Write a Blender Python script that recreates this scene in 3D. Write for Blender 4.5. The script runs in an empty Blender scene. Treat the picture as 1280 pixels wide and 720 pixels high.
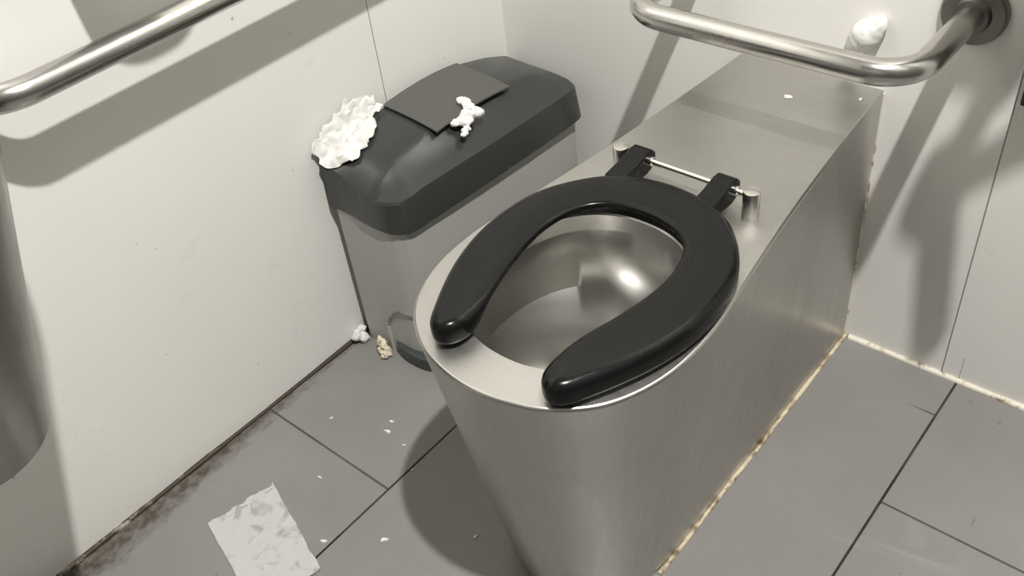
import bpy, bmesh, math, random
from mathutils import Vector, Matrix, noise
random.seed(7)
C = bpy.context.scene.collection
PI = math.pi

# ------------------------------------------------------------------ helpers
def obj(name, bm, mat, parent=None, smooth=True, bevel=None, seg=3, auto=40):
    bmesh.ops.recalc_face_normals(bm, faces=bm.faces[:])
    me = bpy.data.meshes.new(name)
    bm.to_mesh(me); bm.free()
    o = bpy.data.objects.new(name, me); C.objects.link(o)
    me.materials.append(mat)
    if smooth:
        for p in me.polygons: p.use_smooth = True
        me.set_sharp_from_angle(angle=math.radians(auto))
    if bevel:
        b = o.modifiers.new('Bevel', 'BEVEL'); b.width = bevel; b.segments = seg
        b.limit_method = 'ANGLE'; b.angle_limit = math.radians(35); b.harden_normals = True
    if parent: o.parent = parent
    return o

def tag(o, label, cat, group=None, kind=None):
    o['label'] = label; o['category'] = cat
    if group: o['group'] = group
    if kind: o['kind'] = kind
    return o

def thing(name, label, cat, group=None, loc=(0, 0, 0)):
    o = bpy.data.objects.new(name, None); C.objects.link(o)
    o.empty_display_size = .05
    o.location = loc
    return tag(o, label, cat, group)

def struct(name, bm, mat, **k):
    o = obj(name, bm, mat, **k); o['kind'] = 'structure'; return o

def settle(root):
    """keep part meshes in world coordinates under a root that stands elsewhere"""
    bpy.context.view_layer.update()
    inv = root.matrix_world.inverted()
    for c in root.children: c.matrix_parent_inverse = inv

def box(bm, x0, y0, z0, x1, y1, z1):
    v = [bm.verts.new((x, y, z)) for z in (z0, z1) for y in (y0, y1) for x in (x0, x1)]
    for f in ((0, 1, 3, 2), (4, 6, 7, 5), (0, 4, 5, 1), (2, 3, 7, 6), (0, 2, 6, 4), (1, 5, 7, 3)):
        bm.faces.new([v[i] for i in f])

def ring(bm, pts): return [bm.verts.new(p) for p in pts]

def bridge(bm, a, b, closed=True):
    n = len(a)
    for i in range(n if closed else n - 1):
        j = (i + 1) % n
        bm.faces.new((a[i], a[j], b[j], b[i]))

def catmull(P, n, closed=False):
    out = []
    m = len(P)
    segs = m if closed else m - 1
    for k in range(n):
        u = k / n * segs if closed else k / (n - 1) * segs
        i = min(int(u), segs - 1); t = u - i
        g = (lambda q: P[q % m]) if closed else (lambda q: P[max(0, min(m - 1, q))])
        p0, p1, p2, p3 = g(i - 1), g(i), g(i + 1), g(i + 2)
        out.append(tuple(.5 * (2 * b + (c - a) * t + (2 * a - 5 * b + 4 * c - d) * t * t + (3 * b - a - 3 * c + d) * t ** 3)
                         for a, b, c, d in zip(p0, p1, p2, p3)))
    return out

def tube(bm, path, r, n=20, cap=True):
    """sweep a circle of radius r (number or list) along a list of points"""
    pts = [Vector(p) for p in path]
    rings = []
    t0 = (pts[1] - pts[0]).normalized()
    ref = Vector((0, 0, 1)) if abs(t0.z) < .9 else Vector((1, 0, 0))
    u = t0.cross(ref).normalized()
    for i, p in enumerate(pts):
        t = (pts[min(i + 1, len(pts) - 1)] - pts[max(i - 1, 0)]).normalized()
        u = (u - t * u.dot(t)).normalized(); w = t.cross(u)
        rr = r[i] if isinstance(r, (list, tuple)) else r
        rings.append(ring(bm, [p + (u * math.cos(a) + w * math.sin(a)) * rr for a in [2 * PI * k / n for k in range(n)]]))
    for a, b in zip(rings, rings[1:]): bridge(bm, a, b)
    if cap:
        bm.faces.new(rings[0][::-1]); bm.faces.new(rings[-1])

def bend_path(corners, radius, seg=12):
    """polyline with rounded corners"""
    P = [Vector(c) for c in corners]
    out = [P[0]]
    for i in range(1, len(P) - 1):
        a = (P[i - 1] - P[i]).normalized(); b = (P[i + 1] - P[i]).normalized()
        ang = a.angle(b); d = radius / math.tan(ang / 2)
        cen = P[i] + (a + b).normalized() * (radius / math.sin(ang / 2))
        s = P[i] + a * d - cen; e = P[i] + b * d - cen
        for k in range(seg + 1):
            t = k / seg
            out.append(cen + s.normalized().slerp(e.normalized(), t) * s.length)
    out.append(P[-1])
    return out

def lathe(bm, prof, cx, cy, n=48, axis='z', cz=0, close_bottom=True, close_top=True):
    rs = []
    for r, h in prof:
        pts = []
        for k in range(n):
            a = 2 * PI * k / n; c, s = math.cos(a) * r, math.sin(a) * r
            if axis == 'z': pts.append((cx + c, cy + s, h))
            elif axis == 'x': pts.append((h, cy + c, cz + s))
            else: pts.append((cx + c, h, cz + s))
        rs.append(ring(bm, pts))
    for a, b in zip(rs, rs[1:]): bridge(bm, a, b)
    if close_bottom: bm.faces.new(rs[0][::-1])
    if close_top: bm.faces.new(rs[-1])

def prism(bm, poly, z0, z1):
    a = ring(bm, [(x, y, z0) for x, y in poly]); b = ring(bm, [(x, y, z1) for x, y in poly])
    bridge(bm, a, b); bm.faces.new(a[::-1]); bm.faces.new(b)

# ------------------------------------------------------------------ materials
def mat(name, col=(.8, .8, .8), rough=.5, metal=0., spec=.5, **kw):
    m = bpy.data.materials.new(name); m.use_nodes = True
    b = m.node_tree.nodes['Principled BSDF']
    b.inputs['Base Color'].default_value = (*col, 1)
    b.inputs['Roughness'].default_value = rough
    b.inputs['Metallic'].default_value = metal
    b.inputs['Specular IOR Level'].default_value = spec
    for k, v in kw.items(): b.inputs[k].default_value = v
    return m

class NG:
    def __init__(s, m):
        s.nt = m.node_tree; s.n = s.nt.nodes; s.l = s.nt.links; s.b = s.n['Principled BSDF']
        s.pos = s.n.new('ShaderNodeNewGeometry').outputs['Position']
        x = s.n.new('ShaderNodeSeparateXYZ'); s.l.new(s.pos, x.inputs[0]); s.x, s.y, s.z = x.outputs
    def m(s, op, *a):
        n = s.n.new('ShaderNodeMath'); n.operation = op
        for i, v in enumerate(a):
            if isinstance(v, (int, float)): n.inputs[i].default_value = v
            else: s.l.new(v, n.inputs[i])
        return n.outputs[0]
    def noise(s, scale, detail=4, rough=.55, vec=None, stretch=None, dist=0):
        n = s.n.new('ShaderNodeTexNoise'); n.inputs['Scale'].default_value = scale
        n.inputs['Detail'].default_value = detail; n.inputs['Roughness'].default_value = rough
        n.inputs['Distortion'].default_value = dist
        v = vec or s.pos
        if stretch:
            mp = s.n.new('ShaderNodeMapping'); mp.inputs['Scale'].default_value = stretch
            s.l.new(v, mp.inputs[0]); v = mp.outputs[0]
        s.l.new(v, n.inputs['Vector']); return n.outputs['Fac']
    def ramp(s, f, lo, hi, a=0., b=1.):
        n = s.n.new('ShaderNodeMapRange'); s.l.new(f, n.inputs[0])
        for i, v in zip((1, 2, 3, 4), (lo, hi, a, b)): n.inputs[i].default_value = v
        return n.outputs[0]
    def mix(s, f, a, b):
        n = s.n.new('ShaderNodeMix'); n.data_type = 'RGBA'
        s.l.new(f, n.inputs[0])
        for i, v in ((6, a), (7, b)):
            if isinstance(v, tuple): n.inputs[i].default_value = (*v, 1)
            else: s.l.new(v, n.inputs[i])
        return n.outputs[2]
    def bump(s, f, strength, dist=.001):
        n = s.n.new('ShaderNodeBump'); n.inputs['Strength'].default_value = strength
        n.inputs['Distance'].default_value = dist
        s.l.new(f, n.inputs['Height']); s.l.new(n.outputs[0], s.b.inputs['Normal'])
    def line(s, coord, at, half):   # 1 on a thin line
        return s.m('LESS_THAN', s.m('ABSOLUTE', s.m('SUBTRACT', coord, at)), half)
    def set(s, name, v): s.l.new(v, s.b.inputs[name])

WALL = (.80, .785, .745)
def wall_mat(name, joints, rough=.32):
    m = mat(name, WALL, rough, spec=.4); g = NG(m)
    n = g.ramp(g.noise(3.2, 5), .35, .75)
    col = g.mix(n, WALL, (.775, .76, .72))
    sp = g.m('GREATER_THAN', g.noise(85, 1, .3), .81)
    col = g.mix(g.m('MULTIPLY', sp, .55), col, (.22, .2, .17))
    for coord, at, half, z0, z1 in joints:
        f = g.line(getattr(g, coord), at, half)
        f = g.m('MULTIPLY', f, g.m('MULTIPLY', g.m('GREATER_THAN', g.z, z0), g.m('LESS_THAN', g.z, z1)))
        col = g.mix(g.m('MULTIPLY', f, .8), col, (.16, .15, .13))
    g.set('Base Color', col)
    g.set('Roughness', g.ramp(g.noise(9, 4), .3, .8, rough - .06, rough + .12))
    return m
M_left = wall_mat('laminate_left', [('y', -.302, .0009, -1, 9)])
M_back = wall_mat('laminate_back', [('x', .866, .0011, -1, 9), ('x', .8935, .0005, 0, .05)])
M_plain = mat('grey_wall_paint', (.10, .098, .09), .6)
M_ceil = mat('ceiling_paint', (.35, .35, .34), .8)

def floor_mat():
    m = mat('floor_tile', (.2, .2, .2), .35, spec=.45); g = NG(m)
    x0, W, L = .2917, .6015, 1.2
    u = g.m('DIVIDE', g.m('SUBTRACT', g.x, x0), W)
    row = g.m('FLOOR', u); fx = g.m('SUBTRACT', u, row)
    dx = g.m('MULTIPLY', g.m('MINIMUM', fx, g.m('SUBTRACT', 1., fx)), W)
    # joint offset of each row: -1 -> -.688, 0 -> -.0886, 1 -> -.2865
    isl = g.m('LESS_THAN', row, -.5); isr = g.m('GREATER_THAN', row, .5)
    off = g.m('ADD', g.m('ADD', g.m('MULTIPLY', isl, -.5998), g.m('MULTIPLY', isr, -.1979)), -.0886)
    v = g.m('DIVIDE', g.m('SUBTRACT', g.y, off), L)
    fy = g.m('SUBTRACT', v, g.m('FLOOR', v))
    dy = g.m('MULTIPLY', g.m('MINIMUM', fy, g.m('SUBTRACT', 1., fy)), L)
    wob = g.m('MULTIPLY', g.m('SUBTRACT', g.noise(40, 3), .5), .0008)
    gx = g.m('LESS_THAN', g.m('ADD', dx, wob), .0019)
    gy = g.m('LESS_THAN', g.m('ADD', dy, wob), .0019)
    mid = g.m('LESS_THAN', g.m('ABSOLUTE', row), .5)
    gy = g.m('MULTIPLY', gy, g.m('SUBTRACT', 1., g.m('MULTIPLY', mid, g.ramp(g.x, .845, .885, 1, 0))))
    n1 = g.ramp(g.noise(5, 6, .6), .3, .72)
    col = g.mix(n1, (.200, .194, .183), (.235, .229, .218))
    col = g.mix(g.ramp(g.noise(120, 4, .6), .4, .8, 0, .25), col, (.20, .19, .175))
    # dried pale smears
    sm = g.ramp(g.noise(3.5, 6, .55, stretch=(1.2, 3.2, 1), dist=.8), .64, .8, 0, .35)
    col = g.mix(sm, col, (.42, .41, .39))
    # brown grime along the left wall, ragged, growing toward the front
    edge = g.m('ADD', g.ramp(g.y, -1.0, -.45, .052, .004), g.m('MULTIPLY', g.m('SUBTRACT', g.noise(26, 6, .65, stretch=(2.5, 1, 1)), .5), .075))
    gr = g.m('MULTIPLY', g.ramp(g.m('SUBTRACT', edge, g.x), -.008, .02), g.ramp(g.noise(60, 5, .6), .3, .6, .35, .95))
    col = g.mix(gr, col, (.050, .038, .024))
    # dark scuffs
    sc = g.m('MULTIPLY', g.m('GREATER_THAN', g.noise(14, 5, .6, stretch=(1.6, .8, 1)), .70), .45)
    col = g.mix(sc, col, (.11, .10, .09))
    grime = g.mix(g.ramp(g.noise(12, 3), .35, .7), (.012, .010, .008), (.05, .043, .035))
    col = g.mix(g.m('MAXIMUM', gx, g.m('MULTIPLY', gy, .75)), col, grime)
    g.set('Base Color', col)
    r = g.ramp(g.noise(7, 5), .3, .75, .30, .48)
    g.set('Roughness', g.m('MAXIMUM', r, g.m('MULTIPLY', g.m('MAXIMUM', gx, gy), .85)))
    g.bump(g.m('ADD', g.m('MULTIPLY', g.m('MAXIMUM', gx, gy), -1.), g.m('MULTIPLY', g.noise(300, 2), .12)), .5, .0012)
    return m
M_floor = floor_mat()

def steel_mat(name, col=(.60, .59, .565), rough=.3, stretch=(140, 140, 3), var=.10, stain=.12):
    m = mat(name, col, rough, 1.0); g = NG(m)
    br = g.noise(1.0, 5, .6, stretch=stretch)
    cl = g.noise(6, 5, .6)
    g.set('Roughness', g.m('ADD', g.ramp(br, .25, .75, rough - var * .5, rough + var * .5), g.ramp(cl, .3, .7, -.04, .06)))
    c = g.mix(g.ramp(br, .3, .7, 0, .35), col, tuple(x * .86 for x in col))
    c = g.mix(g.ramp(g.noise(9, 6, .6, dist=.4), .5, .75, 0, stain * 2), c, tuple(x * y for x, y in zip(col, (.72, .71, .68))))
    g.set('Base Color', c)
    g.bump(br, .06, .0006)
    return m
M_steel = steel_mat('brushed_steel', (.50, .49, .465), rough=.34)
M_deck = steel_mat('brushed_steel_deck', (.48, .47, .445), rough=.42, stretch=(4, 120, 120), stain=.2)
M_bowl = mat('steel_bowl', (.60, .59, .565), .26, 1.)
M_tube = steel_mat('satin_tube', (.56, .55, .52), rough=.22, stretch=(30, 30, 30), var=.08)
M_basin = steel_mat('basin_steel', (.29, .28, .26), rough=.3, stretch=(90, 90, 2))
M_chrome = mat('chrome_fitting', (.66, .64, .60), .27, 1.)
M_plate = steel_mat('dull_flange', (.27, .26, .245), rough=.32, stretch=(60, 60, 60))

M_seat = mat('black_seat_plastic', (.006, .0062, .006), .2, spec=.2)
g = NG(M_seat)
g.set('Roughness', g.ramp(g.noise(30, 5), .3, .75, .14, .34))
g.bump(g.noise(260, 3), .05, .0006)

def plastic(name, col, rough, dirt=.3, sc=18):
    m = mat(name, col, rough); g = NG(m)
    c = g.mix(g.ramp(g.noise(sc, 3, .5), .3, .8, 0, dirt), col, tuple(x * .6 for x in col))
    g.set('Base Color', c)
    g.set('Roughness', g.ramp(g.noise(16, 3, .5), .3, .75, rough - .03, rough + .05))
    g.bump(g.noise(420, 2), .05, .0005)
    return m
M_lid = plastic('dark_grey_plastic', (.034, .0375, .035), .24, .12)
M_flap = plastic('grey_flap_plastic', (.085, .085, .076), .5, .12)
M_body = plastic('light_grey_plastic', (.42, .42, .40), .4, .12)
M_pedal = plastic('pedal_plastic', (.05, .058, .056), .4)
M_black = mat('dark_bracket', (.03, .022, .018), .5)

def tissue_mat(name, col, wet=False):
    m = mat(name, col, .9, spec=.15); g = NG(m)
    g.b.inputs['Subsurface Weight'].default_value = 0
    if wet:
        n = g.noise(26, 3, .5, dist=1.2)
        f = g.ramp(n, .56, .72)
        g.set('Base Color', g.mix(f, col, (.44, .43, .41)))
        g.set('Alpha', g.ramp(f, 0, 1, .93, .68))
        g.bump(g.noise(70, 4, .6, dist=.8), .5, .002)
    else:
        g.bump(g.noise(160, 4), .35, .0015)
    return m
M_tissue = tissue_mat('white_tissue', (.72, .71, .68))
M_beige = tissue_mat('soiled_tissue', (.72, .64, .50))
M_wet = tissue_mat('wet_tissue', (.52, .52, .50), True)

M_caulk = mat('cream_sealant', (.68, .62, .5), .5); g = NG(M_caulk)
f = g.ramp(g.noise(45, 5, .65), .5, .66)
g.set('Base Color', g.mix(f, (.72, .67, .57), (.20, .12, .05)))
M_caulk2 = mat('brown_sealant', (.45, .36, .22), .35); g = NG(M_caulk2)
f = g.ramp(g.noise(30, 5, .65, stretch=(3, 1, 1)), .46, .62)
g.set('Base Color', g.mix(f, (.66, .57, .42), (.12, .07, .03)))
M_gap = mat('dirty_gap', (.05, .035, .02), .6); g = NG(M_gap)
f = g.m('MULTIPLY', g.ramp(g.noise(40, 5, .65, stretch=(1, .5, 1)), .55, .68), g.ramp(g.y, -1.05, -.75, 1, .0))
g.set('Base Color', g.mix(f, (.035, .024, .014), (.5, .45, .36)))

# ------------------------------------------------------------------ room
RX, FY, RZ = 1.95, -2.35, 2.75
def quad(pts):
    bm = bmesh.new(); bm.faces.new(ring(bm, pts)); return bm
def slab(x0, y0, z0, x1, y1, z1):
    bm = bmesh.new(); box(bm, x0, y0, z0, x1, y1, z1); return bm
T = .05
struct('floor', slab(-T, FY - T, -T, RX + T, T, 0), M_floor, smooth=False)
struct('ceiling', slab(-T, FY - T, RZ, RX + T, T, RZ + T), M_ceil, smooth=False)
struct('wall_left', slab(-T, FY - T, 0, 0, T, RZ), M_left, smooth=False)
struct('wall_back', slab(0, 0, 0, RX, T, RZ), M_back, smooth=False)
struct('wall_right', slab(RX, FY - T, 0, RX + T, T, RZ), M_plain, smooth=False)
struct('wall_front', slab(0, FY - T, 0, RX, FY, RZ), M_plain, smooth=False)

def bead(name, pts, r, m, wob=.25):
    bm = bmesh.new(); P = []
    n = 60
    a, b = Vector(pts[0]), Vector(pts[1])
    rr = [r * (1 + wob * noise.noise(Vector((i * .37, r * 90, 0)))) for i in range(n)]
    tube(bm, [a.lerp(b, i / (n - 1)) for i in range(n)], rr, 10)
    return struct(name, bm, m)
bead('trim_1', [(.712, -.002, .0005), (1.9, -.002, .0005)], .0055, M_caulk)
bead('trim_2', [(.7055, -.001, .001), (.7055, -.57, .001)], .0035, M_caulk2)
bead('trim_3', [(.7015, -.001, .004), (.698, -.001, .462)], .0035, M_caulk)
bead('trim_4', [(.001, -.02, .0), (.001, -1.6, .0)], .0048, M_gap, .5)

# ------------------------------------------------------------------ toilet
CX = .588
toilet = thing('toilet', 'stainless steel floor toilet with black open-front seat, back against the wall', 'toilet', loc=(CX, -.3, 0))
TOP = [(.112, 0), (.119, -.1), (.127, -.2), (.136, -.3), (.148, -.4), (.159, -.48), (.1665, -.55), (.164, -.61), (.150, -.66), (.125, -.70), (.085, -.731), (.042, -.746), (0, -.751)]
BOT = [(.115, 0), (.115, -.1), (.115, -.2), (.115, -.3), (.115, -.4), (.115, -.48), (.1145, -.545), (.109, -.585), (.098, -.618), (.080, -.645), (.056, -.665), (.028, -.676), (0, -.680)]
def sym(H):
    full = [(CX + a, b) for a, b in H] + [(CX - a, b) for a, b in H[-2::-1]]
    return catmull(full, 401)
ZT = .466
top, bot = sym(TOP), sym(BOT)
cen = (CX, -.5)
def inset(P, d):
    out = []
    for i, (x, y) in enumerate(P):
        x0, y0 = P[max(i - 1, 0)]; x1, y1 = P[min(i + 1, len(P) - 1)]
        tx, ty = x1 - x0, y1 - y0; l = math.hypot(tx, ty) or 1
        out.append((x + ty / l * d, min(y - tx / l * d, 0)))
    # inward for a path that runs right -> front -> left (clockwise seen from above)
    return out
bm = bmesh.new()
lv = [0, .004, .1, .2, .3, .4, ZT - .006]
rs = []
for z in lv:
    t = z / ZT
    rs.append(ring(bm, [(b[0] + (a[0] - b[0]) * t, b[1] + (a[1] - b[1]) * t, z) for a, b in zip(top, bot)]))
sgn = 1 if abs(inset(top, .01)[100][0] - CX) < abs(top[100][0] - CX) else -1
for d, z in ((.0003, ZT - .004), (.0009, ZT - .0024), (.0018, ZT - .0012), (.0028, ZT - .0005), (.0038, ZT - .0002)):
    rs.append(ring(bm, [(x, y, z) for x, y in inset(top, d * sgn)]))
for a, b in zip(rs, rs[1:]): bridge(bm, a, b, closed=True)
obj('body', bm, M_steel, toilet, auto=50)
# deck with the bowl opening
HX, HY, HA, HB = CX + .002, -.560, .116, .136
def ell(k, n=96, da=0, db=0, p=2.25, dy=0):
    a = 2 * PI * k / n; c, s = math.cos(a), math.sin(a)
    return (HX + (HA + da) * math.copysign(abs(c) ** (2 / p), c), HY + dy + (HB + db) * math.copysign(abs(s) ** (2 / p), s))
bm = bmesh.new()
o_ = ring(bm, [(x, y, ZT - .0002) for x, y in inset(top, .0038 * sgn)])
h_ = ring(bm, [(*ell(k), ZT) for k in range(96)])
es = [bm.edges.new((o_[i], o_[(i + 1) % len(o_)])) for i in range(len(o_))] + [bm.edges.new((h_[i], h_[(i + 1) % 96])) for i in range(96)]
bmesh.ops.triangle_fill(bm, use_beauty=True, edges=es)
obj('deck', bm, M_deck, toilet, smooth=False)
# bowl: lip, undercut, wall, cone, sump
bm = bmesh.new()
prof = [(0, ZT, 0), (-.0015, ZT - .002, 0), (-.002, ZT - .024, 0), (.0, ZT - .0255, 0), (.011, ZT - .027, 0), (.013, ZT - .03, 0), (.012, .39, 0), (.008, .345, 0),
        (-.022, .312, .004), (-.052, .276, .010), (-.072, .246, .014), (-.078, .22, .016), (-.080, .16, .018)]
rs = [ring(bm, [(*ell(k, 96, d, d * 1.05, 2.25 - .2 * min(1, i / 8), dy), z) for k in range(96)]) for i, (d, z, dy) in enumerate(prof)]
for a, b in zip(rs, rs[1:]): bridge(bm, a, b)
bm.faces.new(rs[-1])
obj('bowl', bm, M_bowl, toilet, auto=35)
# seat
SX = .604
OUT_R = [(0, -.376), (.040, -.381), (.083, -.400), (.118, -.437), (.141, -.480), (.149, -.530), (.147, -.580), (.134, -.632), (.115, -.677), (.099, -.706)]
INN_R = [(.0535, -.705), (.0535, -.690), (.0585, -.660), (.0735, -.607), (.084, -.548), (.082, -.507), (.069, -.472), (.042, -.451), (0, -.443)]
TIP = [(.0905, -.7215), (.077, -.7305), (.064, -.7275), (.0565, -.7175)]
half = catmull(OUT_R, 60)[:-1] + [(.0985, -.7075), (.0935, -.719), (.084, -.7275), (.0725, -.7295), (.0625, -.7245), (.056, -.715)] + catmull(INN_R, 60)
poly = [(SX + a, b) for a, b in half] + [(SX - a, b) for a, b in half[-2:0:-1]]
# resample evenly, then round the section over by stepping the outline inwards
def even(P, n):
    L = [0]
    for a, b in zip(P, P[1:] + P[:1]): L.append(L[-1] + math.hypot(b[0] - a[0], b[1] - a[1]))
    out = []; k = 0; Q = P + P[:1]
    for q in range(n):
        d = L[-1] * q / n
        while L[k + 1] < d: k += 1
        t = (d - L[k]) / (L[k + 1] - L[k] or 1)
        out.append((Q[k][0] + (Q[k + 1][0] - Q[k][0]) * t, Q[k][1] + (Q[k + 1][1] - Q[k][1]) * t))
    return out
poly = even(poly, 360)
for _ in range(10):
    poly = [((poly[k - 1][0] + 2 * p[0] + poly[(k + 1) % 360][0]) / 4, (poly[k - 1][1] + 2 * p[1] + poly[(k + 1) % 360][1]) / 4) for k, p in enumerate(poly)]
area = sum(a[0] * b[1] - b[0] * a[1] for a, b in zip(poly, poly[1:] + poly[:1]))
so = 1 if area > 0 else -1
def offs(P, d):
    n = len(P); out = []
    for k in range(n):
        a, b = P[k - 2], P[(k + 2) % n]
        tx, ty = b[0] - a[0], b[1] - a[1]; l = math.hypot(tx, ty)
        out.append((P[k][0] - ty / l * d * so, P[k][1] + tx / l * d * so))
    return out
bm = bmesh.new()
z0, z1, rt, rb = ZT + .006, ZT + .0365, .0135, .006
lv = [(rb * (1 - math.sin(a)), z0 + rb * (1 - math.cos(a))) for a in [.5 * PI * k / 4 for k in range(5)]]
lv += [(rt * (1 - math.cos(a)), z1 - rt + rt * math.sin(a) * (.93)) for a in [.5 * PI * k / 9 for k in range(10)]]
lv += [(.0175, z1 - .0002)]
wt = []
for x, y in poly:      # the inner edge of the ring is thinner than the outer one
    rho = math.hypot((x - SX) / .148, (y + .555) / .180)
    k = min(1, max(0, (.86 - rho) / .22)); wt.append(k * k * (3 - 2 * k))
rs = [ring(bm, [(x, y, z1 - (z1 - z) * (1 - .62 * w)) for (x, y), w in zip(offs(poly, d), wt)]) for d, z in lv]
for a, b in zip(rs, rs[1:]): bridge(bm, a, b)
for r_ in (rs[0], rs[-1]):
    bmesh.ops.triangle_fill(bm, use_beauty=True, edges=[bm.edges.get((r_[k], r_[(k + 1) % len(r_)])) for k in range(len(r_))])
seat = obj('seat', bm, M_seat, toilet, auto=60); seat['label'] = 'black open-front plastic seat'
RY, RZr = -.345, ZT + .027
for i, lx in enumerate((.530, .650)):
    # lug: tapered arm from the seat's rear edge up round the rod
    bm = bmesh.new()
    prof = [(-.405, ZT + .012), (-.352, ZT + .009), (-.338, ZT + .013), (-.331, ZT + .022), (-.331, ZT + .033), (-.338, ZT + .040), (-.350, ZT + .041), (-.372, ZT + .036), (-.405, ZT + .033)]
    a = ring(bm, [(lx - .014, y, z) for y, z in prof]); b = ring(bm, [(lx + .014, y, z) for y, z in prof])
    bridge(bm, a, b); bm.faces.new(a[::-1]); bm.faces.new(b)
    obj('hinge_lug', bm, M_seat, toilet, bevel=.003).parent = seat
    bm = bmesh.new(); lathe(bm, [(.0065, lx + .014), (.0065, lx + .0185)], 0, RY, 16, 'x', RZr)
    obj('bushing', bm, M_chrome, toilet).parent = seat
bm = bmesh.new(); tube(bm, [(.500, RY, RZr), (.688, RY, RZr)], .0042, 14)
obj('hinge_rod', bm, M_chrome, toilet)
for px in (.5005, .6865):
    bm = bmesh.new(); lathe(bm, [(.0105, ZT - .001), (.0105, ZT + .0335), (.0098, ZT + .0348), (.0085, ZT + .0352)], px, RY - .001, 24)
    obj('hinge_post', bm, M_chrome, toilet)
settle(toilet)

# ------------------------------------------------------------------ sanitary bin
bin_ = thing('pedal_bin', 'grey plastic pedal bin with dark domed lid, between left wall and toilet', 'bin', loc=(.11, -.26, 0))
LIDT = [(.014, -.467), (.05, -.4655), (.095, -.4695), (.135, -.4685), (.158, -.459), (.1695, -.441), (.173, -.40), (.177, -.345), (.184, -.24), (.190, -.13), (.192, -.07), (.188, -.042), (.170, -.026), (.14, -.020), (.08, -.018), (.014, -.018)]
def dense(P, n=8):
    out = []
    m = len(P)
    for i in range(m):
        a, b = P[i], P[(i + 1) % m]
        straight = (i == m - 1)
        for k in range(n):
            t = k / n
            if straight: out.append((a[0] + (b[0] - a[0]) * t, a[1] + (b[1] - a[1]) * t))
            else:
                p0 = P[i - 1] if i > 0 else a; p3 = P[i + 2] if i + 2 < m else b
                out.append(tuple(.5 * (2 * q + (r - p) * t + (2 * p - 5 * q + 4 * r - s) * t * t + (3 * q - p - 3 * r + s) * t ** 3) for p, q, r, s in zip(p0, a, b, p3)))
    return out
lidp = dense(LIDT)
def archz(y):
    s = max(-1, min(1, (y + .262) / (.205 if y < -.262 else .244)))
    return .403 - (.033 if s < 0 else .052) * abs(s) ** 2.1
def crown(x, y):
    """height of the lid's top surface: arched along its length, bent down to the toilet side"""
    s = max(-1, min(1, (y + .243) / .226))
    arch = archz(y); rim = .3475
    end = max(0, (abs(s) - .70) / .30) ** 2 * min(1, max(0, (x - .014) / .055))
    xc = .116; h = max(.004, arch - rim)
    xr = .1735 + .0185 * min(1, max(0, (y + .43) / .33))
    if x < xc: z = arch - h * .22 * (x / xc) ** 1.8
    else:
        t = min(1, (x - xc) / (xr - xc))
        z = arch - h * .22 - h * .78 * (t + .10 * math.sin(PI * t))
    return max(rim - .001, z - (.016 if s < 0 else .003) * end)
bm = bmesh.new()
c0 = (.06, -.25)
r0 = ring(bm, [(c0[0] + (x - c0[0]) * 1.065, c0[1] + (y - c0[1]) * 1.008, .291) for x, y in lidp])
r00 = ring(bm, [(c0[0] + (x - c0[0]) * .99, c0[1] + (y - c0[1]) * .99, .2912) for x, y in lidp])
bridge(bm, r00, r0)
prev = r0
def rimz(x, y): return crown(x, y)
r1 = ring(bm, [(x, y, rimz(x, y) - .004) for x, y in lidp]); bridge(bm, r0, r1)
prev = r1
K = 22
for k in range(0, K):
    t = 1 - k / K
    if k == 0: t = .985
    pts = []
    for x, y in lidp:
        X, Y = c0[0] + (x - c0[0]) * t, c0[1] + (y - c0[1]) * t
        pts.append((X, Y, crown(X, Y)))
    r = ring(bm, pts); bridge(bm, prev, r); prev = r
cv = bm.verts.new((c0[0], c0[1], crown(*c0)))
for i in range(len(prev)): bm.faces.new((prev[i], prev[(i + 1) % len(prev)], cv))
obj('lid', bm, M_lid, bin_, auto=28)['label'] = 'dark grey domed lid'
# flap plate lying on the lid
bm = bmesh.new()
NX, NY = 14, 10
fx0, fx1, fy0, fy1 = .015, .134, -.324, -.146
def fl(i, j, dz):
    x = fx0 + (fx1 - fx0) * i / NX; y = fy0 + (fy1 - fy0) * j / NY
    z = archz(y) - .012 * (i / NX) ** 1.9
    return (x, y, z + .001 + dz)
A = [[bm.verts.new(fl(i, j, .004)) for j in range(NY + 1)] for i in range(NX + 1)]
B = [[bm.verts.new(fl(i, j, 0)) for j in range(NY + 1)] for i in range(NX + 1)]
for i in range(NX):
    for j in range(NY):
        bm.faces.new((A[i][j], A[i + 1][j], A[i + 1][j + 1], A[i][j + 1]))
        bm.faces.new((B[i][j], B[i][j + 1], B[i + 1][j + 1], B[i + 1][j]))
def side(Pa, Pb):
    for k in range(len(Pa) - 1): bm.faces.new((Pa[k], Pa[k + 1], Pb[k + 1], Pb[k]))
side([r[0] for r in A], [r[0] for r in B]); side([r[-1] for r in A], [r[-1] for r in B])
side(A[0], B[0]); side(A[-1], B[-1])
obj('flap', bm, M_flap, bin_, bevel=.0012, seg=2)
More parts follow.
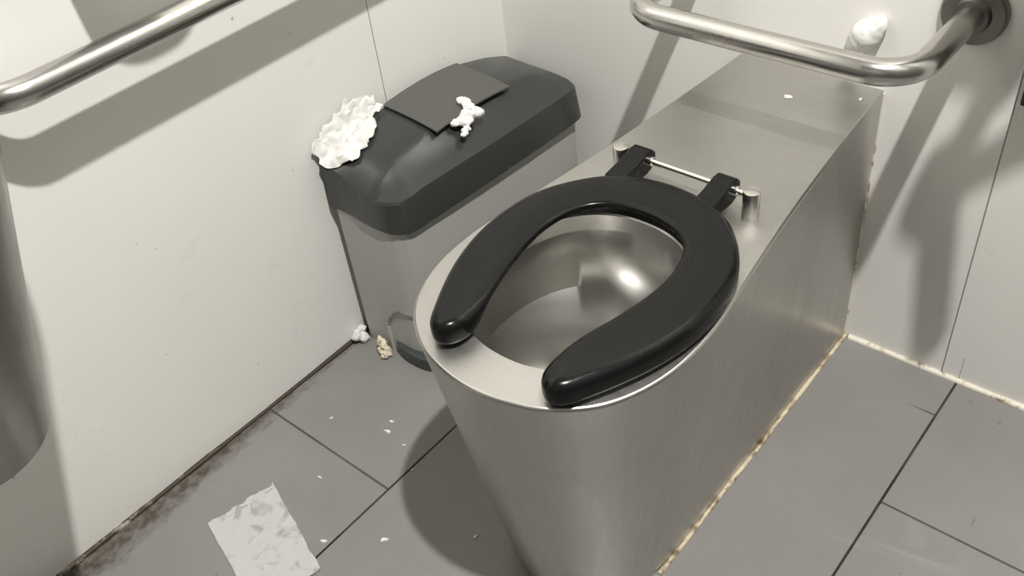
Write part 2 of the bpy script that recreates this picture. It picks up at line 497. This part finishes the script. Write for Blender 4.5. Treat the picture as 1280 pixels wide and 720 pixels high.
# body: upright box with rounded far corners and a shallow foot recess above the pedal
def rrect(x0, y0, x1, y1, rs, n=6, skew=0):
    out = []
    for (cx, cy, a0, r) in ((x0, y0, PI, rs[0]), (x1, y0, 1.5 * PI, rs[1]), (x1, y1, 0, rs[2]), (x0, y1, .5 * PI, rs[3])):
        sx = r if cx == x0 else -r; sy = r if cy == y0 else -r
        for k in range(n + 1):
            a = a0 + .5 * PI * k / n
            px = cx + sx + r * math.cos(a); py = cy + sy + r * math.sin(a)
            out.append((px + skew * (py + .46) * (px > .1), py))
    return out
bm = bmesh.new()
BP = [(.022, -.032), (.022, -.4655), (.06, -.4660), (.10, -.4670), (.135, -.4660), (.154, -.4610), (.1655, -.4500), (.1695, -.432), (.174, -.35), (.181, -.24), (.187, -.13), (.189, -.07), (.186, -.045), (.170, -.032)]
def recess(x, z):      # right part of the foot recess, with an arched upper left corner
    return x > .082 + .045 * max(0, (z - .05) / .066) ** 2
prism(bm, BP, .114, .312)
lay = [0, .05, .058, .066, .074, .081, .088, .094, .100, .105, .110, .1141]
DB = []
for k in range(len(BP) - 1):
    a, b = BP[k], BP[k + 1]; m_ = 12 if k in range(1, 6) else 1
    DB += [(a[0] + (b[0] - a[0]) * q / m_, a[1] + (b[1] - a[1]) * q / m_) for q in range(m_)]
DB.append(BP[-1])
for za, zb in zip(lay, lay[1:]):
    prism(bm, [(x, y + .0042 if (recess(x, za) and y < -.43) else y) for x, y in DB], za, zb)
obj('body', bm, M_body, bin_, auto=30)['label'] = 'light grey bin body'
bm = bmesh.new()
pp = [(.090, -.450)] + [(.090 + .092 * (1 - math.cos(a)) / 2, -.458 - .016 * math.sin(a) ** .8) for a in [PI * k / 24 for k in range(25)]] + [(.182, -.450)]
prism(bm, pp, .001, .028)
obj('pedal', bm, M_pedal, bin_, bevel=.004)
settle(bin_)

# ------------------------------------------------------------------ grab rails
def flange(parent, axis, p, r=.041, th=.010, mat_=None):
    bm = bmesh.new()
    pr = [(r, 0), (r, th * .6), (r * .93, th), (.024, th + .002), (.021, th + .008), (.018, th + .008)]
    if axis == 'x': lathe(bm, [(a, p[0] + h) for a, h in pr], 0, p[1], 40, 'x', p[2])
    else: lathe(bm, [(a, p[1] - h) for a, h in pr], p[0], 0, 40, 'y', p[2])
    return obj('wall_flange', bm, mat_ or M_plate, parent)

gr = thing('grab_rail', 'long straight stainless grab rail running along the left wall', 'rail', loc=(0, -.905, .708))
bm = bmesh.new()
tube(bm, bend_path([(0, -.905, .708), (.072, -.905, .708), (.072, -.14, .708), (0, -.14, .708)], .066), .0165, 28)
obj('rail_tube', bm, M_tube, gr)
flange(gr, 'x', (0, -.905, .708), .038); flange(gr, 'x', (0, -.14, .708), .038); settle(gr)

br = thing('back_rest_rail', 'U-shaped stainless rail projecting from the back wall above the toilet', 'rail', loc=(.6, 0, .602))
bm = bmesh.new()
tube(bm, bend_path([(.407, 0, .602), (.407, -.196, .602), (.794, -.196, .602), (.794, 0, .602)], .055), .0165, 28)
obj('rail_tube', bm, M_tube, br)
flange(br, 'y', (.407, 0, .602)); flange(br, 'y', (.794, 0, .602)); settle(br)

# ------------------------------------------------------------------ conical basin at the far left
bs = thing('wash_basin', 'tapered round stainless steel wash basin on left wall, at the far left edge', 'basin', loc=(.0, -1.097, .437))
bm = bmesh.new()
bx_, by_ = .185, -1.098
lathe(bm, [(.070, .4345), (.076, .4355), (.078, .4385), (.174, .80), (.181, .826), (.183, .83), (.180, .832), (.172, .826), (.165, .80), (.12, .72), (.02, .69)], bx_, by_, 72)
obj('bowl', bm, M_basin, bs, auto=50)
bm = bmesh.new(); box(bm, 0, -1.16, .60, .10, -1.04, .79)
obj('wall_bracket', bm, M_plate, bs, bevel=.004); settle(bs)

# ------------------------------------------------------------------ unseen shapes added outside the frame to cast shadows into it
sd = thing('shadow_box', 'unseen rounded box added on the left wall above the long grab rail to cast a shadow', 'shadow caster', loc=(0, -.68, .82))  # added box out of view, placed for its rounded shadow on the wall
bm = bmesh.new()
def yz(y0, y1, z0, z1, r):
    out = []
    for cy, cz, a0, rr in ((y0 + r, z0 + r, PI, r), (y1 - r, z0 + r, 1.5 * PI, r), (y1 - .012, z1 - .012, 0, .012), (y0 + .012, z1 - .012, .5 * PI, .012)):
        for k in range(9):
            a = a0 + .5 * PI * k / 8; out.append((cy + rr * math.cos(a), cz + rr * math.sin(a)))
    return out
P = yz(-.742, -.598, .829, 1.07, .060)
a = ring(bm, [(.0, y, z) for y, z in P]); b = ring(bm, [(.12, y, z) for y, z in P])
bridge(bm, a, b); bm.faces.new(a[::-1]); bm.faces.new(b)
obj('housing', bm, mat('shadow_box_plastic', (.7, .7, .68), .35), sd, bevel=.004)
bm = bmesh.new(); box(bm, .119, -.70, .90, .128, -.64, .94); obj('shadow_box_button', bm, M_pedal, sd, bevel=.002); settle(sd)

fr = thing('shadow_rail', 'unseen rail shapes added to cast shadows on the back wall, dark bracket showing at the right edge', 'rail', loc=(.95, 0, .50))  # all but the bracket is out of view, added to shape the wall shadow
bm = bmesh.new(); box(bm, .876, -.026, .507, .985, 0, 1.16); obj('wall_bracket', bm, M_black, fr, bevel=.003)
Y_ = -.215
bm = bmesh.new(); tube(bm, [(.9385, Y_, .712), (.921, Y_, .86), (.912, Y_, .905)], .0165, 20); obj('shadow_leg', bm, M_tube, fr)
bm = bmesh.new(); lathe(bm, [(.021, Y_ - .02), (.024, Y_ - .012), (.024, Y_ + .012), (.021, Y_ + .02)], .908, 0, 24, 'y', 0)
for v in bm.verts: v.co.z += .905
obj('shadow_knuckle', bm, M_plate, fr)
bm = bmesh.new(); tube(bm, bend_path([(.912, Y_, .915), (.985, Y_, 1.0), (1.02, Y_, 1.04), (1.02, 0, 1.04)], .03), .0125, 16); obj('shadow_brace', bm, M_tube, fr)
bm = bmesh.new(); tube(bm, bend_path([(.910, Y_, .90), (.936, Y_, 1.03), (.945, Y_, 1.10), (.945, 0, 1.10)], .03), .013, 16); obj('arm', bm, M_tube, fr)
bm = bmesh.new(); box(bm, .876, -.216, 1.024, .958, -.0, 1.16); obj('shadow_housing', bm, M_plate, fr, bevel=.006)
settle(fr)

# ------------------------------------------------------------------ tissue
def blob_obj(name, blobs, m, label, cat, voxel=.0016, amp=.003, freq=90, group=None):
    """one continuous crumpled lump grown from several overlapping balls"""
    bm = bmesh.new()
    for (x, y, z, rx, ry, rz) in blobs:
        r = bmesh.ops.create_icosphere(bm, subdivisions=3, radius=1)
        for v in r['verts']: v.co = Vector((x + v.co.x * rx, y + v.co.y * ry, z + v.co.z * rz))
    me = bpy.data.meshes.new(name); bm.to_mesh(me); bm.free()
    o = bpy.data.objects.new(name, me); C.objects.link(o)
    md = o.modifiers.new('Remesh', 'REMESH'); md.mode = 'VOXEL'; md.voxel_size = voxel
    bpy.context.view_layer.update()
    dg = bpy.context.evaluated_depsgraph_get()
    me2 = bpy.data.meshes.new_from_object(o.evaluated_get(dg))
    o.modifiers.clear(); o.data = me2
    bm = bmesh.new(); bm.from_mesh(me2); bm.normal_update()
    off = Vector((blobs[0][0] * 31, blobs[0][1] * 17, 3))
    for v in bm.verts:
        n1 = noise.noise(v.co * freq + off); n2 = abs(noise.noise(v.co * freq * 2.1 + off)) - .25
        v.co += v.normal * amp * (n1 + 1.1 * n2)
        if v.co.z < .0006: v.co.z = .0006
    for f in bm.faces: f.smooth = True
    bm.to_mesh(me2); bm.free(); me2.materials.clear(); me2.materials.append(m)
    return tag(o, label, cat, group)

# crumpled sheet between the bin lid and the wall
def sheet(name, nu, nv, f, m, label, cat, thick=.0006, amp=.004, freq=45, seed=0, keep=None):
    bm = bmesh.new(); G = []
    for i in range(nu + 1):
        row = []
        for j in range(nv + 1):
            p = Vector(f(i / nu, j / nv)); q = p * freq + Vector((seed, seed * 2, 0))
            d = Vector((abs(noise.noise(q)) * .8, noise.noise(q + Vector((9, 0, 0))) * .4, abs(noise.noise(q + Vector((0, 7, 3)))) * 1.2)) * amp
            row.append(bm.verts.new(p + d))
        G.append(row)
    for i in range(nu):
        for j in range(nv): bm.faces.new((G[i][j], G[i + 1][j], G[i + 1][j + 1], G[i][j + 1]))
    o = obj(name, bm, m, auto=180)
    s = o.modifiers.new('Solidify', 'SOLIDIFY'); s.thickness = thick; s.offset = 1
    return tag(o, label, cat)
def lidsheet(u, v):
    y = -.472 + .142 * u
    w = .044 * (math.sin(PI * min(1, u * 1.25)) ** .6 if u < .8 else max(.10, math.sin(PI * min(1, u * 1.25)))) * (1 + .25 * noise.noise(Vector((u * 9, 1, 0))))
    hgt = (.008 + .034 * math.sin(PI * (.08 + .86 * u)) ** .8) * (1 + .35 * noise.noise(Vector((u * 8, 5, 0))))
    if v < .5:
        t = 1 - v / .5; x = .016 + w * t
        z = crown(max(x, .016), y) + .0035 + .010 * math.sin(PI * t) * math.sin(PI * u)
        return (x, y + .006 * t * math.sin(u * 20), z)
    t = (v - .5) / .5
    return (.015 - .011 * t, y + .004 * math.sin(t * 4 + u * 9), crown(.016, y) + .004 + hgt * t)
sheet('crumpled_tissue', 70, 40, lidsheet, M_tissue, 'crumpled white tissue sheet stuffed between the bin lid edge and the left wall', 'tissue', amp=.009, freq=62)

blob_obj('torn_tissue', [(.118, -.246, 0.4045, .010, .008, .005), (.127, -.247, 0.4045, .010, .009, .005), (.137, -.250, 0.4005, .010, .010, .007), (.140, -.262, 0.3940, .009, .013, .008),
    (.150, -.247, 0.3920, .012, .011, .009), (.143, -.275, 0.3890, .010, .012, .007), (.137, -.286, 0.3890, .008, .008, .006), (.156, -.282, 0.3810, .006, .010, .005), (.160, -.290, 0.3785, .005, .008, .0045), (.148, -.270, 0.3880, .010, .011, .007)],
    M_tissue, 'small torn shred of white tissue caught on the edge of the bin flap', 'tissue', voxel=.0013, amp=.0022, freq=140)
blob_obj('tissue_wad', [(.008, -.480, .012, .008, .013, .012), (.013, -.488, .018, .010, .009, .010), (.020, -.479, .010, .009, .010, .010), (.012, -.474, .024, .008, .008, .007)],
    M_tissue, 'small white tissue wad on the floor against the left wall at the bin corner', 'tissue', amp=.003, freq=110)
blob_obj('tissue_wad', [(.070, -.480, .011, .010, .008, .011), (.071, -.478, .020, .010, .007, .011), (.080, -.485, .007, .010, .009, .007), (.068, -.479, .027, .007, .006, .006), (.077, -.480, .016, .009, .007, .010)],
    M_beige, 'soiled beige tissue lump on the floor in front of the bin, left of its pedal', 'tissue', amp=.0045, freq=120)
blob_obj('tissue_wad', [(.655, -.009, .533, .015, .014, .019), (.667, -.011, .547, .021, .019, .020), (.680, -.009, .561, .013, .013, .014), (.661, -.010, .540, .019, .017, .019), (.674, -.010, .554, .017, .016, .017)],
    M_tissue, 'white wet tissue wad stuck to the back wall above the toilet', 'tissue', voxel=.002, amp=.0014, freq=40)
wA, wB, wC, wD = Vector((.110, -.897, .0015)), Vector((.132, -.787, .0015)), Vector((.312, -.846, .0015)), Vector((.296, -.950, .0015))
def wet(u, v):
    p = wA.lerp(wB, v).lerp(wD.lerp(wC, v), u)
    e = min(u, 1 - u, v, 1 - v)
    k = max(0, 1 - e / .04)
    p += Vector((noise.noise(Vector((u * 7, v * 7, 2))), noise.noise(Vector((u * 7, v * 7, 8))), 0)) * .0035 * k
    if u < .05: p.x += .010 * abs(noise.noise(Vector((v * 5, 3, 1))))
    n = abs(noise.noise(Vector((u * 5, v * 3, 4)))) + .5 * abs(noise.noise(Vector((u * 12, v * 8, 1))))
    p.z += .0035 * max(0, .45 - n)
    return p
ws = sheet('wet_tissue_sheet', 90, 60, wet, M_wet, 'flat wet white tissue sheet stuck to the grey floor tiles, lower left', 'tissue', thick=.0004, amp=0)

def flake(name, x, y, s, rz, lab, z=0, group=None, k=0):
    bm = bmesh.new(); n = 12
    top_ = []; low = []
    for i in range(n):
        a = 2 * PI * i / n; r = s * (.55 + .45 * abs(math.sin(a * 1.5 + k)) + .25 * noise.noise(Vector((i * 1.3, k * 3.1, 0))))
        px, py = r * math.cos(a), .45 * r * math.sin(a)
        c, d = math.cos(rz), math.sin(rz)
        q = (x + px * c - py * d, y + px * d + py * c)
        low.append((*q, z + .0004)); top_.append((x + (q[0] - x) * .8, y + (q[1] - y) * .8, z + .0016 + s * .18 * (1 + noise.noise(Vector((i * 2.2, k, 1))))))
    a, b = ring(bm, low), ring(bm, top_)
    bridge(bm, a, b); bm.faces.new(a[::-1])
    cv = bm.verts.new((x, y, z + .002 + s * .25))
    for i in range(n): bm.faces.new((b[i], b[(i + 1) % n], cv))
    return tag(obj(name, bm, M_tissue, auto=30), lab, 'tissue', group)
GF = 'white tissue crumbs on the floor tiles'
fl_ = [(.208, -.607, .008, .3, 'thin white tissue crumb on floor between bin pedal and toilet shadow, the longer of two'),
       (.198, -.588, .0055, .5, 'small white tissue crumb nearest the bin pedal on the grey floor'),
       (.353, -.757, .008, .9, 'white tissue crumb on floor at the left of the toilet shadow, low in the picture'),
       (.186, -.736, .005, .2, 'white tissue crumb on floor just above the wet tissue sheet corner'),
       (.281, -.812, .007, .7, 'lumpy white tissue crumb on floor beside the long dark tile joint'),
       (.459, -.674, .006, 1.6, 'white tissue crumb inside the dark toilet shadow on the floor'),
       (.108, -.641, .004, 1.2, 'tiny white tissue crumb on floor beside the left wall tile joint'),
       (.250, -.612, .004, .4, 'tiny white tissue crumb at the curved edge of the toilet shadow'),
       (.297, -.640, .004, .9, 'tiny white tissue crumb just inside the shadow by the tile joint')]
for k, (x, y, s, r, lab) in enumerate(fl_): flake('tissue_crumb', x, y, s, r, lab, 0, GF, k)
GD = 'white crumbs on the steel toilet deck'
for k, (x, y, s, r, lab) in enumerate([(.597, -.082, .0075, .2, 'white crumb on the steel toilet deck under the back rest rail'),
                                       (.683, -.040, .0040, 1.4, 'tiny white crumb at the rear right corner of the toilet deck')]):
    flake('crumb', x, y, s, r, lab, .466, GD, k + 20)

# ------------------------------------------------------------------ lamp
LP = (1.25, -.86, 2.65)
ld = bpy.data.lights.new('ceiling_lamp', 'SPOT'); ld.spot_size = math.radians(165); ld.spot_blend = .35; ld.energy = 280; ld.shadow_soft_size = .03
ld.color = (1, .985, .955)
lo = bpy.data.objects.new('ceiling_lamp', ld); lo.location = LP; C.objects.link(lo)
w = bpy.data.worlds.new('World'); bpy.context.scene.world = w; w.use_nodes = True
w.node_tree.nodes['Background'].inputs[0].default_value = (.05, .05, .05, 1)
w.node_tree.nodes['Background'].inputs[1].default_value = .2

# ------------------------------------------------------------------ camera
cam = bpy.data.cameras.new('Camera'); co = bpy.data.objects.new('Camera', cam); C.objects.link(co)
R = [[0.7656301989142589, 0.6357886939325835, -0.09789348894595555], [0.361465717045658, -0.5510860220059132, -0.752094895442301], [-0.5321211646901297, 0.5404414242239372, -0.651743916789119]]
right, down, fwd = [Vector(r) for r in R]
M = Matrix.Identity(4)
for i in range(3):
    M[i][0] = right[i]; M[i][1] = -down[i]; M[i][2] = -fwd[i]
M.translation = Vector((1.11386653, -1.1983847, 1.18))
co.matrix_world = M
cam.sensor_fit = 'HORIZONTAL'; cam.sensor_width = 36.0; cam.lens = 1206.88 / 1280 * 36; cam.clip_start = .01
sc = bpy.context.scene
sc.camera = co
sc.view_settings.view_transform = 'Standard'; sc.view_settings.look = 'None'
sc.view_settings.gamma = 1; sc.view_settings.use_curve_mapping = False
sc.view_settings.exposure = 0.0
